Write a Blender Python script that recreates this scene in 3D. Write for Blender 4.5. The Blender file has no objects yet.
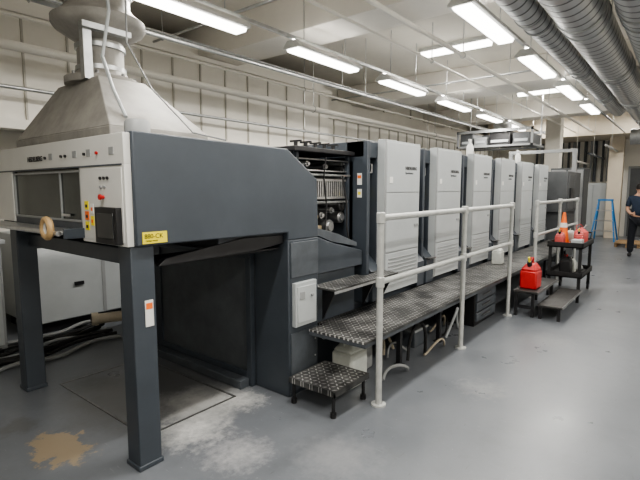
import bpy, bmesh, math, random
from mathutils import Vector, Matrix
random.seed(4)
COL = bpy.context.scene.collection
W = {}
MATS = {}

# ------------------------------------------------------------------ materials
def mat(name, col, rough=.5, metal=0.0, var=.12, scale=5, bump=0.0, bscale=60, emit=0.0, alpha=1.0, trans=0.0):
    if name in MATS: return MATS[name]
    m = bpy.data.materials.new(name); m.use_nodes = True
    nt = m.node_tree; N = nt.nodes; L = nt.links
    p = N['Principled BSDF']
    tc = N.new('ShaderNodeTexCoord')
    no = N.new('ShaderNodeTexNoise'); no.inputs['Scale'].default_value = scale
    no.inputs['Detail'].default_value = 6; no.inputs['Roughness'].default_value = .65
    L.new(tc.outputs['Object'], no.inputs['Vector'])
    r = N.new('ShaderNodeValToRGB')
    r.color_ramp.elements[0].position = .3; r.color_ramp.elements[1].position = .7
    r.color_ramp.elements[0].color = tuple(c*(1-var) for c in col)+(1,)
    r.color_ramp.elements[1].color = tuple(min(1, c*(1+var)) for c in col)+(1,)
    L.new(no.outputs['Fac'], r.inputs['Fac']); L.new(r.outputs['Color'], p.inputs['Base Color'])
    p.inputs['Roughness'].default_value = rough; p.inputs['Metallic'].default_value = metal
    if emit:
        p.inputs['Emission Color'].default_value = tuple(col)+(1,)
        p.inputs['Emission Strength'].default_value = emit
    if trans: p.inputs['Transmission Weight'].default_value = trans
    if bump:
        n2 = N.new('ShaderNodeTexNoise'); n2.inputs['Scale'].default_value = bscale
        b = N.new('ShaderNodeBump'); b.inputs['Strength'].default_value = bump; b.inputs['Distance'].default_value = .01
        L.new(tc.outputs['Object'], n2.inputs['Vector']); L.new(n2.outputs['Fac'], b.inputs['Height'])
        L.new(b.outputs['Normal'], p.inputs['Normal'])
    MATS[name] = m
    return m

DARK = mat('slate_paint', (.050, .060, .074), .42, 0, .12, 3)
DARK2 = mat('slate_paint_worn', (.075, .085, .098), .5, 0, .25, 7)
PANELD = mat('bay_panel_paint', (.085, .094, .104), .5, 0, .22, 4)
FEED = mat('neutral_dark_paint', (.075, .080, .085), .5, 0, .15, 5)
DKGRAY = mat('dark_gray_paint', (.030, .034, .038), .5, 0, .35, 4)  # mottled dark gray for the inner wall of the bay
BLACK = mat('black_paint', (.014, .014, .016), .45, 0, .3, 8)
GLASS = mat('dark_mirror_glass', (.055, .062, .06), .10, .6, .5, 3)
SCREEN = mat('dark_screen', (.02, .022, .024), .1, 0, .2, 2)
LGRAY = mat('pale_gray_paint', (.395, .418, .43), .4, 0, .07, 2)
LGRAY2 = mat('mid_gray_paint', (.27, .28, .285), .45, 0, .08, 3)
WHITE = mat('white_enamel', (.58, .58, .56), .4, 0, .05, 3)
RAILM = mat('rail_gray_paint', (.44, .45, .44), .42, .1, .14, 12)
STEEL = mat('brushed_steel', (.52, .52, .52), .3, .85, .15, 20)
DSTEEL = mat('oily_steel', (.22, .22, .22), .35, .8, .3, 20)
GRIB = mat('gray_rib_metal', (.25, .26, .26), .38, .6, .2, 20)
GALV = mat('galvanised_metal', (.45, .46, .46), .38, .7, .2, 9)
HOODM = mat('hood_gray_metal', (.30, .29, .27), .6, .15, .22, 5)
CREAM = mat('cream_paint', (.76, .735, .675), .6, 0, .04, 1.5)
CREAM2 = mat('cream_panel', (.75, .725, .665), .55, 0, .05, 2)
SEAM = mat('cream_seam', (.46, .44, .39), .6, 0, .05, 2)
CEIL = mat('ceiling_paint', (.66, .63, .565), .8, 0, .08, 1.2, .15, 25)
BEAM = mat('beam_paint', (.76, .73, .67), .7, 0, .05, 1.5)
TANP = mat('tan_plaster', (.56, .50, .41), .7, 0, .06, 2)
RED = mat('red_enamel', (.48, .02, .02), .4, 0, .15, 6)
PINK = mat('faded_red_enamel', (.50, .085, .08), .5, 0, .25, 10)
YEL = mat('yellow_vinyl', (.80, .68, .04), .5, 0, .05, 6)
ORANGE = mat('orange_plastic', (.80, .17, .03), .45, 0, .1, 6)
TAN = mat('tan_tape', (.48, .33, .17), .5, 0, .1, 10)
BEIGE = mat('beige_hose', (.42, .37, .29), .6, 0, .12, 10)
BRASS = mat('dull_brass', (.35, .28, .18), .4, .6, .2, 12)
PLAST = mat('milky_plastic', (.52, .54, .51), .35, 0, .12, 8)
BLUE = mat('blue_fiberglass', (.02, .20, .50), .4, 0, .08, 8)
RUB = mat('black_rubber', (.012, .012, .013), .7, 0, .2, 10)
TREADB = mat('black_step_tread', (.038, .037, .036), .5, .2, .5, 14, .4, 60)
WOOD = mat('pallet_wood', (.30, .20, .11), .75, 0, .3, 9)
PAPER = mat('paper_white', (.70, .70, .68), .6, 0, .03, 8)
LAMP = mat('lamp_diffuser', (1, .975, .92), .5, 0, 0, 1, emit=7.0)
SKIN = mat('skin', (.50, .30, .21), .55, 0, .06, 10)
NAVY = mat('navy_cloth', (.018, .030, .055), .85, 0, .2, 20)
TROU = mat('dark_cloth', (.012, .014, .02), .9, 0, .2, 20)
HAIR = mat('dark_hair', (.015, .011, .009), .7, 0, .2, 30)

def diamond():
    m = bpy.data.materials.new('diamond_plate'); m.use_nodes = True
    nt = m.node_tree; N = nt.nodes; L = nt.links; p = N['Principled BSDF']
    tc = N.new('ShaderNodeTexCoord')
    def mth(op, a, b=None):
        n = N.new('ShaderNodeMath'); n.operation = op
        for i, v in enumerate((a, b)):
            if v is None: continue
            if isinstance(v, (int, float)): n.inputs[i].default_value = v
            else: L.new(v, n.inputs[i])
        return n.outputs[0]
    s = N.new('ShaderNodeSeparateXYZ'); L.new(tc.outputs['Object'], s.inputs[0])
    c = .042
    gx = mth('DIVIDE', s.outputs['X'], c); gy = mth('DIVIDE', s.outputs['Y'], c)
    ix = mth('FLOOR', gx); iy = mth('FLOOR', gy)
    fx = mth('SUBTRACT', mth('SUBTRACT', gx, ix), .5); fy = mth('SUBTRACT', mth('SUBTRACT', gy, iy), .5)
    par = mth('SUBTRACT', mth('MULTIPLY', mth('FLOORED_MODULO', mth('ADD', ix, iy), 2.0), 2.0), 1.0)
    u = mth('ADD', fx, mth('MULTIPLY', par, fy)); v = mth('SUBTRACT', fx, mth('MULTIPLY', par, fy))
    d = mth('ADD', mth('ABSOLUTE', mth('MULTIPLY', u, 1.2)), mth('ABSOLUTE', mth('MULTIPLY', v, 3.4)))
    fac = mth('LESS_THAN', d, .85)
    no = N.new('ShaderNodeTexNoise'); no.inputs['Scale'].default_value = 5; no.inputs['Detail'].default_value = 8
    L.new(tc.outputs['Object'], no.inputs['Vector'])
    def rp(a, b, c0, c1):
        r = N.new('ShaderNodeValToRGB'); r.color_ramp.elements[0].position = a; r.color_ramp.elements[1].position = b
        L.new(no.outputs['Fac'], r.inputs['Fac'])
        r.color_ramp.elements[0].color = (c0, c0, c0, 1); r.color_ramp.elements[1].color = (c1, c1, c1*.98, 1); return r
    r = rp(.34, .60, .18, .60); r2 = rp(.40, .66, .030, .13)
    mx = N.new('ShaderNodeMix'); mx.data_type = 'RGBA'
    L.new(fac, mx.inputs[0]); L.new(r2.outputs['Color'], mx.inputs[6]); L.new(r.outputs['Color'], mx.inputs[7])
    L.new(mx.outputs[2], p.inputs['Base Color'])
    b = N.new('ShaderNodeBump'); b.inputs['Strength'].default_value = .5; b.inputs['Distance'].default_value = .002
    L.new(fac, b.inputs['Height']); L.new(b.outputs['Normal'], p.inputs['Normal'])
    p.inputs['Roughness'].default_value = .36; p.inputs['Metallic'].default_value = .4
    return m
DIAM = diamond()

def floor_mat():
    m = bpy.data.materials.new('worn_epoxy_floor'); m.use_nodes = True
    nt = m.node_tree; N = nt.nodes; L = nt.links; p = N['Principled BSDF']
    g = N.new('ShaderNodeNewGeometry')
    def noise(sc, det=6, rg=.6, stretch=None, rot=.5):
        n = N.new('ShaderNodeTexNoise'); n.inputs['Scale'].default_value = sc; n.inputs['Detail'].default_value = det
        n.inputs['Roughness'].default_value = rg
        if stretch:
            mp = N.new('ShaderNodeMapping'); mp.inputs['Scale'].default_value = stretch; mp.inputs['Rotation'].default_value = (0, 0, rot)
            L.new(g.outputs['Position'], mp.inputs['Vector']); L.new(mp.outputs['Vector'], n.inputs['Vector'])
        else: L.new(g.outputs['Position'], n.inputs['Vector'])
        return n
    def ramp(src, a, b, ca, cb):
        r = N.new('ShaderNodeValToRGB'); r.color_ramp.elements[0].position = a; r.color_ramp.elements[1].position = b
        r.color_ramp.elements[0].color = ca; r.color_ramp.elements[1].color = cb; L.new(src, r.inputs['Fac']); return r
    n1 = noise(1.1); base = ramp(n1.outputs['Fac'], .32, .68, (.132, .143, .160, 1), (.172, .184, .202, 1))
    def mix(fac, a, colb):
        x = N.new('ShaderNodeMix'); x.data_type = 'RGBA'; L.new(fac, x.inputs[0]); L.new(a, x.inputs[6]); x.inputs[7].default_value = colb; return x.outputs[2]
    zero = (0, 0, 0, 1)
    c = base.outputs['Color']
    sc = ramp(noise(5, 10, .75).outputs['Fac'], .50, .85, zero, (.45, .45, .45, 1)); c = mix(sc.outputs['Color'], c, (.10, .105, .112, 1))
    sc2 = ramp(noise(34, 6, .7).outputs['Fac'], .645, .70, zero, (.5, .5, .5, 1)); c = mix(sc2.outputs['Color'], c, (.33, .33, .34, 1))
    sc3 = ramp(noise(9, 5, .6, (1, 8, 1)).outputs['Fac'], .645, .70, zero, (.35, .35, .35, 1)); c = mix(sc3.outputs['Color'], c, (.075, .075, .08, 1))
    sc4 = ramp(noise(7, 5, .6, (9, 1, 1), .3).outputs['Fac'], .66, .70, zero, (.3, .3, .3, 1)); c = mix(sc4.outputs['Color'], c, (.30, .31, .32, 1))
    def stain(center, r0, r1, colr, amt, nsc, sx=1.0, wob=.55):
        nonlocal c
        nn = noise(nsc, 8, .7)
        off = N.new('ShaderNodeVectorMath'); off.operation = 'MULTIPLY_ADD'
        L.new(nn.outputs['Color'], off.inputs[0]); off.inputs[1].default_value = (wob, wob, 0); off.inputs[2].default_value = (-wob/2, -wob/2, 0)
        ad = N.new('ShaderNodeVectorMath'); ad.operation = 'ADD'; L.new(g.outputs['Position'], ad.inputs[0]); L.new(off.outputs[0], ad.inputs[1])
        sb = N.new('ShaderNodeVectorMath'); sb.operation = 'SUBTRACT'; L.new(ad.outputs[0], sb.inputs[0]); sb.inputs[1].default_value = center
        ml = N.new('ShaderNodeVectorMath'); ml.operation = 'MULTIPLY'; L.new(sb.outputs[0], ml.inputs[0]); ml.inputs[1].default_value = (1, sx, 0)
        d = N.new('ShaderNodeVectorMath'); d.operation = 'LENGTH'; L.new(ml.outputs[0], d.inputs[0])
        mr = N.new('ShaderNodeMapRange'); mr.inputs['From Min'].default_value = r0; mr.inputs['From Max'].default_value = r1
        mr.inputs['To Min'].default_value = amt; mr.inputs['To Max'].default_value = 0; L.new(d.outputs['Value'], mr.inputs['Value'])
        c = mix(mr.outputs['Result'], c, colr)
    stain((1.90, 3.3, 0), .35, .75, (.085, .08, .075, 1), .6, 4)
    stain((1.75, 3.75, 0), .05, .3, (.05, .05, .048, 1), .6, 6)
    stain((2.05, 2.75, 0), .08, .40, (.50, .50, .49, 1), .75, 7)
    stain((1.75, 2.5, 0), .02, .30, (.60, .60, .59, 1), .85, 14)
    stain((2.25, 2.55, 0), .02, .20, (.60, .60, .59, 1), .7, 17)
    stain((1.10, 2.95, 0), .12, .15, (.36, .28, .18, 1), .78, 10, .55, .55)
    stain((1.02, 3.45, 0), .06, .16, (.10, .095, .09, 1), .5, 8)
    stain((1.75, 2.05, 0), .03, .25, (.42, .42, .43, 1), .65, 16)
    stain((2.1, 1.55, 0), .02, .30, (.34, .34, .35, 1), .4, 18)
    stain((5.2, 1.1, 0), .05, .35, (.34, .34, .35, 1), .35, 10)
    stain((3.6, 1.2, 0), .02, .22, (.36, .36, .37, 1), .45, 15)
    L.new(c, p.inputs['Base Color'])
    rr = ramp(noise(2.2).outputs['Fac'], .3, .7, (.26, .26, .26, 1), (.40, .40, .40, 1)); L.new(rr.outputs['Color'], p.inputs['Roughness'])
    b = N.new('ShaderNodeBump'); b.inputs['Strength'].default_value = .08; b.inputs['Distance'].default_value = .01
    L.new(noise(9).outputs['Fac'], b.inputs['Height']); L.new(b.outputs['Normal'], p.inputs['Normal'])
    return m
FLOOR = floor_mat()

def spiral_mat():
    m = bpy.data.materials.new('spiral_duct_metal'); m.use_nodes = True
    nt = m.node_tree; N = nt.nodes; L = nt.links; p = N['Principled BSDF']
    tc = N.new('ShaderNodeTexCoord'); w = N.new('ShaderNodeTexWave'); w.bands_direction = 'X'
    w.inputs['Scale'].default_value = 2.0; w.inputs['Distortion'].default_value = .3
    L.new(tc.outputs['Object'], w.inputs['Vector'])
    r = N.new('ShaderNodeValToRGB'); r.color_ramp.elements[0].position = .03; r.color_ramp.elements[1].position = .14
    r.color_ramp.elements[0].color = (.15, .15, .15, 1); r.color_ramp.elements[1].color = (.56, .565, .565, 1)
    L.new(w.outputs['Fac'], r.inputs['Fac']); L.new(r.outputs['Color'], p.inputs['Base Color'])
    b = N.new('ShaderNodeBump'); b.inputs['Strength'].default_value = .6; b.inputs['Distance'].default_value = .02
    L.new(r.outputs['Color'], b.inputs['Height']); L.new(b.outputs['Normal'], p.inputs['Normal'])
    p.inputs['Metallic'].default_value = .65; p.inputs['Roughness'].default_value = .3
    return m
SPIRAL = spiral_mat()

# ------------------------------------------------------------------ mesh builder
class M:
    def __init__(s): s.v = []; s.f = []; s.m = []
    def box(s, x0, x1, y0, y1, z0, z1, m=0):
        o = len(s.v)
        s.v += [(x, y, z) for z in (z0, z1) for y in (y0, y1) for x in (x0, x1)]
        for q in ((0, 2, 3, 1), (4, 5, 7, 6), (0, 1, 5, 4), (2, 6, 7, 3), (0, 4, 6, 2), (1, 3, 7, 5)):
            s.f.append([o+i for i in q]); s.m.append(m)
        return s
    def prism(s, pts, axis, a, b, m=0):
        o = len(s.v); n = len(pts)
        for c in (a, b):
            for p, q in pts:
                s.v.append({'y': (p, c, q), 'x': (c, p, q), 'z': (p, q, c)}[axis])
        s.f.append([o+i for i in range(n)]); s.m.append(m)
        s.f.append([o+n+i for i in range(n)][::-1]); s.m.append(m)
        for i in range(n):
            j = (i+1) % n; s.f.append([o+i, o+j, o+n+j, o+n+i]); s.m.append(m)
        return s
    def sweep(s, pts, r, seg=12, m=0, closed=False):
        pts = [Vector(p) for p in pts]; n = len(pts); o = len(s.v)
        rs = r if isinstance(r, (list, tuple)) else [r]*n
        prev = None
        for i, p in enumerate(pts):
            if closed: t = (pts[(i+1) % n]-pts[i-1])
            else: t = pts[min(i+1, n-1)]-pts[max(i-1, 0)]
            t.normalize()
            if prev is None: u = t.orthogonal().normalized()
            else: u = (prev - t*prev.dot(t)).normalized()
            prev = u; w = t.cross(u)
            for k in range(seg):
                a = 2*math.pi*k/seg
                s.v.append(tuple(p+(u*math.cos(a)+w*math.sin(a))*rs[i]))
        for i in range(n if closed else n-1):
            j = (i+1) % n
            for k in range(seg):
                l = (k+1) % seg
                s.f.append([o+i*seg+k, o+i*seg+l, o+j*seg+l, o+j*seg+k]); s.m.append(m)
        if not closed:
            s.f.append([o+k for k in range(seg)][::-1]); s.m.append(m)
            s.f.append([o+(n-1)*seg+k for k in range(seg)]); s.m.append(m)
        return s
    def cyl(s, p, q, r, r2=None, seg=16, m=0):
        return s.sweep([p, q], [r, r if r2 is None else r2], seg, m)
    def lathe(s, c, prof, seg=24, m=0):
        o = len(s.v); n = len(prof)
        for r, z in prof:
            for k in range(seg):
                a = 2*math.pi*k/seg; s.v.append((c[0]+max(r, .0005)*math.cos(a), c[1]+max(r, .0005)*math.sin(a), c[2]+z))
        for i in range(n-1):
            for k in range(seg):
                l = (k+1) % seg
                s.f.append([o+i*seg+k, o+i*seg+l, o+(i+1)*seg+l, o+(i+1)*seg+k]); s.m.append(m)
        s.f.append([o+k for k in range(seg)][::-1]); s.m.append(m)
        s.f.append([o+(n-1)*seg+k for k in range(seg)]); s.m.append(m)
        return s
    def ring(s, c, R, r, axis='z', seg=24, m=0):
        pts = []
        for k in range(seg):
            a = 2*math.pi*k/seg; p, q = R*math.cos(a), R*math.sin(a)
            pts.append({'z': (c[0]+p, c[1]+q, c[2]), 'y': (c[0]+p, c[1], c[2]+q), 'x': (c[0], c[1]+p, c[2]+q)}[axis])
        return s.sweep(pts, r, 8, m, True)
    def frustum(s, b, z0, t, z1, m=0):
        o = len(s.v)
        for (x0, x1, y0, y1), z in ((b, z0), (t, z1)):
            s.v += [(x0, y0, z), (x1, y0, z), (x1, y1, z), (x0, y1, z)]
        for q in ((3, 2, 1, 0), (4, 5, 6, 7), (0, 1, 5, 4), (1, 2, 6, 5), (2, 3, 7, 6), (3, 0, 4, 7)):
            s.f.append([o+i for i in q]); s.m.append(m)
        return s

def put(name, B, mats, parent=None, label=None, bevel=0.0, cat=None, kind=None, group=None, origin=None):
    if not isinstance(mats, (list, tuple)): mats = [mats]
    xs, ys, zs = zip(*B.v)
    o = Vector(origin) if origin else Vector(((min(xs)+max(xs))/2, (min(ys)+max(ys))/2, min(zs)))
    me = bpy.data.meshes.new(name)
    me.from_pydata([tuple(Vector(v)-o) for v in B.v], [], B.f)
    for m in mats: me.materials.append(m)
    for i, p in enumerate(me.polygons): p.material_index = B.m[i]; p.use_smooth = True
    bm = bmesh.new(); bm.from_mesh(me); bmesh.ops.recalc_face_normals(bm, faces=bm.faces); bm.to_mesh(me); bm.free()
    me.set_sharp_from_angle(angle=math.radians(38))
    ob = bpy.data.objects.new(name, me); COL.objects.link(ob)
    return fin(ob, o, parent, label, cat, kind, group, bevel)

def fin(ob, o, parent, label, cat, kind, group, bevel=0):
    W[ob] = Vector(o)
    if parent: ob.parent = parent; ob.location = Vector(o)-W[parent]
    else: ob.location = o
    if label: ob['label'] = label
    if cat: ob['category'] = cat
    if kind: ob['kind'] = kind
    if group: ob['group'] = group
    if bevel:
        b = ob.modifiers.new('bevel', 'BEVEL'); b.width = bevel; b.segments = 2; b.limit_method = 'ANGLE'; b.angle_limit = math.radians(50)
    return ob

def root(name, loc, label, cat, group=None):
    e = bpy.data.objects.new(name, None); e.empty_display_size = .1; COL.objects.link(e)
    return fin(e, loc, None, label, cat, None, group)

def dup(ob, delta, parent=None):
    c = ob.copy(); COL.objects.link(c)
    c.parent = parent if parent else ob.parent
    c.location = ob.location + Vector(delta)
    W[c] = W[ob]+Vector(delta)
    for ch in ob.children:
        k = dup(ch, (0, 0, 0), c); W[k] = W[ch]+Vector(delta)
    return c

def text(body, size, loc, face, m, parent, name='lettering', label=None, bold=0):
    cu = bpy.data.curves.new(name, 'FONT'); cu.body = body; cu.size = size; cu.extrude = .0008; cu.offset = bold
    tmp = bpy.data.objects.new(name+'_tmp', cu); COL.objects.link(tmp)
    dg = bpy.context.evaluated_depsgraph_get(); me = bpy.data.meshes.new_from_object(tmp.evaluated_get(dg))
    bpy.data.objects.remove(tmp)
    me.materials.clear(); me.materials.append(m)
    R = Matrix.Rotation(math.radians(90), 4, 'X')
    if face == '-x': R = Matrix.Rotation(math.radians(-90), 4, 'Z') @ R
    me.transform(R)
    ob = bpy.data.objects.new(name, me); COL.objects.link(ob)
    return fin(ob, Vector(loc), parent, label, None, None, None)

# ------------------------------------------------------------------ room
XA, XB, YA, YB, H = -3.0, 18.6, -3.2, 6.5, 3.9
put('floor', M().box(XA, XB, YA, YB, -.1, 0), FLOOR, kind='structure', origin=(0, 0, 0))
put('ceiling', M().box(XA, XB, YA, YB, H, H+.1), CEIL, kind='structure', origin=(0, 0, H))
b = M().box(XA, XB, YB, YB+.1, 0, H)
x = XA+.3
while x < XB:
    b.box(x, x+.05, YB-.03, YB, 0, H, 1); x += 1.5
put('wall_left', b, [CREAM, SEAM], kind='structure')
put('wall_right', M().box(XA, XB, YA-.1, YA, 0, H), CREAM, kind='structure')
put('wall_far', M().box(XB, XB+.1, YA, YB, 0, H), CREAM, kind='structure')
put('wall_rear', M().box(XA-.1, XA, YA, YB, 0, H), CREAM, kind='structure')
n = 1
for bx, hw in ((4.6, .30), (9.2, .45), (13.4, .30)):
    put('trim_%d' % n, M().box(bx-hw, bx+hw, YA, YB-.03, 3.47, H), BEAM, kind='structure', bevel=.01); n += 1
put('trim_%d' % n, M().box(XA, XB, -.9, -.5, 3.6, H), BEAM, kind='structure'); n += 1
put('trim_%d' % n, M().box(16.6, XB-.01, -.3, 5.7, 3.25, H), TANP, kind='structure', bevel=.01); n += 1
b = M().box(.6, 7.2, 5.55, 6.46, 2.30, 3.42)
x = .6
while x < 7.2: b.box(x, x+.02, 5.53, 5.56, 2.30, 3.42, 1); x += .45
b.box(.6, 7.25, 5.50, 5.56, 3.40, 3.46).box(.6, 7.25, 5.48, 5.56, 2.22, 2.32).box(.6, 7.25, 5.70, 6.46, 3.46, 3.7)
put('trim_%d' % n, b, [CREAM2, SEAM], kind='structure'); n += 1
b = M().box(7.2, XB-.05, 5.85, 6.46, 2.2, 3.05)
x = 7.3
while x < XB-.2: b.box(x, x+.04, 5.83, 5.86, 2.2, 3.05, 1); x += .45
b.box(7.2, XB-.05, 5.78, 5.86, 3.03, 3.10).box(7.2, XB-.05, 6.1, 6.46, 3.1, 3.5)
put('trim_%d' % n, b, [CREAM2, SEAM], kind='structure'); n += 1
put('trim_%d' % n, M().box(15.0, 15.42, 3.05, 3.45, 0, 3.9), CREAM2, kind='structure', bevel=.01); n += 1
put('trim_%d' % n, M().box(17.58, 17.93, 1.72, 2.12, 0, 3.25), TANP, kind='structure', bevel=.01); n += 1
put('baseboard_left', M().box(XA, XB, YB-.03, YB, 0, .1), LGRAY2, kind='structure')
put('baseboard_far', M().box(XB-.02, XB, YA, .5, 0, .1), LGRAY2, kind='structure')
b = M().box(XB-.05, XB, .75, 1.65, 0, 2.35)
b.box(XB-.07, XB-.05, .82, 1.58, .02, 2.28, 1).box(XB-.10, XB-.07, 1.48, 1.54, .95, 1.1, 2)
put('door_1', b, [LGRAY2, FEED, STEEL], kind='structure')

# ------------------------------------------------------------------ lights
def area(loc, sx, sy, e, up=False):
    l = bpy.data.lights.new('fixture_or_fill_lamp', 'AREA'); l.shape = 'RECTANGLE'; l.size = sx; l.size_y = sy; l.energy = e; l.color = (1, .962, .895)
    o = bpy.data.objects.new('fixture_or_fill_lamp', l); COL.objects.link(o); o.location = loc
    if up: o.rotation_euler = (math.pi, 0, 0)  # upward lamps are fill added above the housings to brighten the ceiling
    return o
fr = root('light_fixture', (2.6, 3.55, 3.11), 'white suspended fluorescent strip light, lit', 'ceiling light', 'suspended fluorescent lights')
put('housing', M().prism([(3.43, 3.150), (3.67, 3.150), (3.675, 3.17), (3.61, 3.235), (3.49, 3.235), (3.425, 3.17)], 'x', 1.98, 3.22), WHITE, fr, 'white enamel housing', bevel=.004)
put('diffuser', M().prism([(3.462, 3.149), (3.48, 3.118), (3.62, 3.118), (3.638, 3.149)], 'x', 2.0, 3.20), LAMP, fr, 'glowing white diffuser', bevel=.006)
for xx in (2.2, 3.0):
    put('hanging_rod', M().cyl((xx, 3.55, 3.23), (xx, 3.55, H), .006, seg=8), STEEL, fr)
pos = []
for X in (4.55, 6.5, 8.5, 10.45, 12.4): pos.append((X, 3.55))
for X in (0.6, 2.6, 4.55, 6.5, 8.5, 10.45): pos.append((X, 1.62))
for X in (-1.4, .8, 3.0, 5.5, 8.5, 12.4): pos.append((X, -1.3))  # this row is out of view, added for the light it gives
EN = 40; UP_FILL = 13
area((2.6, 3.55, 3.112), 1.15, .12, EN); area((2.6, 3.55, 3.245), 1.15, .05, UP_FILL, True)
for X, Y in pos:
    dup(fr, (X-2.6, Y-3.55, 0)); area((X, Y, 3.112), 1.15, .12, EN*(1.1 if Y < 0 else .66 if Y < 2 and X > 3 else 1))
    area((X, Y, 3.245), 1.15, .05, UP_FILL, True)
cr = root('ceiling_light', (7.3, 3.1, 3.9), 'white surface-mounted fluorescent light on the ceiling', 'ceiling light', 'ceiling mounted lights')
put('housing', M().box(7.17, 7.43, 2.5, 3.65, H-.06, H), WHITE, cr, bevel=.005)
put('diffuser', M().prism([(7.21, H-.06), (7.24, H-.12), (7.36, H-.12), (7.39, H-.06)], 'y', 2.52, 3.63), LAMP, cr, 'glowing white diffuser')
area((7.3, 3.1, H-.13), .12, 1.1, 30)
for dx, dy in ((4.4, -.3),):
    dup(cr, (dx, dy, 0)); area((7.3+dx, 3.1+dy, H-.13), .12, 1.1, 36)
for X, Y in ((15.6, 1.2), (15.6, -1.6), (15.9, 3.6)):
    dup(cr, (X-7.3, Y-3.1, 0)); area((X, Y, H-.13), .12, 1.1, 46)

def pipe(name, pts, r, m, label, cat, hang=(), seg=12):
    e = root(name, pts[0], label, cat)
    put('pipe_run', M().sweep(pts, r, seg), m, e)
    for (hx, hy, hz) in hang:
        put('hanger', M().cyl((hx, hy, hz), (hx, hy, H), .006, seg=6).ring((hx, hy, hz), r+.008, .006, 'x', 12), STEEL, e)
    return e
for yy in (3.55, 1.62):
    s = root('strut_channel', (2, yy, 3.24), 'long thin steel strut carrying the strip lights', 'strut')
    put('channel', M().box(1.2, 16.5, yy-.02, yy+.02, 3.252, 3.285), GALV, s)
for i, (yy, zz, rr) in enumerate(((4.05, 3.05, .02), (5.1, 2.95, .045), (2.5, 3.38, .028), (4.5, 3.25, .016), (2.95, 3.38, .016), (5.3, 3.3, .02), (5.3, 2.6, .02))):
    pipe('ceiling_pipe', [(.8, yy, zz), (16.58, yy, zz)], rr, [GALV, CREAM2, CREAM2][i % 3], 'long straight pipe hung below the ceiling', 'pipe', [(x, yy, zz) for x in (1.5, 6.2, 11, 16)])
for X, z in ((3.4, 3.44), (7.9, 3.45)):
    pipe('cross_conduit', [(X, 1.9, z), (X, 6.0 if X > 7.2 else 5.4, z)], .016, GALV, 'thin metal conduit crossing under the ceiling', 'conduit', [(X, 2.4, z), (X, 5.2, z)])
def duct(y, z, r, x0, x1, label):
    e = root('spiral_duct', (x0, y, z), label, 'duct')
    put('duct_tube', M().cyl((x0, y, z), (x1, y, z), r, seg=36), SPIRAL, e)
    x = x0+1
    while x < x1:
        put('coupling_ring', M().cyl((x, y, z), (x+.05, y, z), r+.012, seg=36), GALV, e)
        put('hanger', M().box(x+.3, x+.33, y-r-.01, y-r-.004, z, H), GALV, e)
        put('hanger', M().box(x+.3, x+.33, y+r+.004, y+r+.01, z, H), GALV, e)
        put('hanger_band', M().ring((x+.315, y, z), r+.006, .006, 'x', 24), GALV, e)
        x += 2.4
duct(.90, 3.24, .21, 1.5, 14.3, 'large galvanised spiral duct under the ceiling')
duct(1.33, 3.30, .135, 1.5, 12, 'slim galvanised spiral duct beside the larger one')
duct(.42, 3.20, .19, 1.5, 9.0, 'galvanised spiral duct hung near the ceiling')
e = root('cross_duct', (14.6, .5, 2.95), 'galvanised round duct crossing toward the end wall', 'duct')
put('duct_tube', M().sweep([(14.6, 1.3, 2.95), (14.6, .2, 2.95), (14.7, -.4, 2.95), (15.1, -.6, 2.95), (18.4, -.6, 2.95)], .2, 24), GALV, e)
put('hanger', M().box(14.59, 14.61, 1.1, 1.13, 3.1, H), STEEL, e)
for i, (y, z) in enumerate(((1.9, 2.80), (2.35, 2.62), (2.8, 2.45))):
    pipe('end_pipe', [(15.0+.3*i, y, z), (18.45, y, z)], .03, [GALV, DARK2, CREAM2][i], 'straight pipe running to the end wall', 'pipe', [(16.2, y, z)])

# ------------------------------------------------------------------ printing press
press = root('printing_press', (2, 3.2, 0), 'long sheet-fed offset press in slate gray with pale panels', 'printing press')
Y0, Y1 = 2.30, 4.30
b = M()
side = [(1.30, 1.29), (1.30, 1.905), (2.50, 1.89), (2.84, 1.68), (2.86, 1.22), (2.50, 1.22), (2.50, 1.28)]
b.prism(side, 'y', Y0, Y0+.06)
b.prism(side, 'y', Y1-.06, Y1)
b.prism([(1.30, 1.865), (1.30, 1.905), (2.50, 1.89), (2.84, 1.68), (2.82, 1.65), (2.49, 1.85)], 'y', Y0+.06, Y1-.06)
b.box(1.9, 2.84, Y0+.06, Y1-.06, 1.22, 1.30)
b.box(2.50, 2.85, Y0, Y0+.37, 0, 1.22)
b.box(2.50, 2.85, 4.0, 4.28, 0, 1.22)
b.box(2.50, 2.56, Y0+.37, 4.0, .05, 1.22, 1)
b.box(2.54, 2.85, Y0+.37, 4.0, 0, 1.22, 1)
b.box(1.32, 2.5, Y1-.2, Y1-.06, 1.12, 1.29)
b.box(1.36, 1.46, Y0+.17, 4.0, 1.16, 1.26)
deliv = put('delivery', b, [DARK, DKGRAY], press, 'slate gray delivery end with white front', bevel=.008)
put('bay_panel', M().box(2.475, 2.50, 2.72, 3.96, .10, 1.06), PANELD, deliv, 'flat blue-gray panel closing the stacking bay', bevel=.004)
put('bay_frame', M().box(2.455, 2.50, 2.67, 2.73, .0, 1.13).box(2.455, 2.50, 3.94, 4.0, .0, 1.13).box(2.455, 2.50, 2.73, 3.94, 1.05, 1.09).box(2.455, 2.50, 2.73, 3.94, .06, .12), DARK, deliv, 'slate frame around the bay panel', bevel=.003)
put('floor_beam', M().box(2.36, 2.452, 2.70, 4.05, 0, .07), DARK2, deliv, bevel=.005)
f = M()
f.box(1.26, 1.30, 2.32, Y1, 1.73, 1.895)
f.box(1.26, 1.30, 2.32, 2.83, 1.29, 1.73)
f.box(1.26, 1.30, 3.93, Y1, 1.36, 1.73)
f.box(1.27, 1.30, 2.83, 3.93, 1.33, 1.40, 1)
f.box(1.255, 1.262, 2.34, Y1, 1.725, 1.735, 1)
f.box(1.257, 1.262, 2.345, 2.81, 1.31, 1.715)
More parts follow.
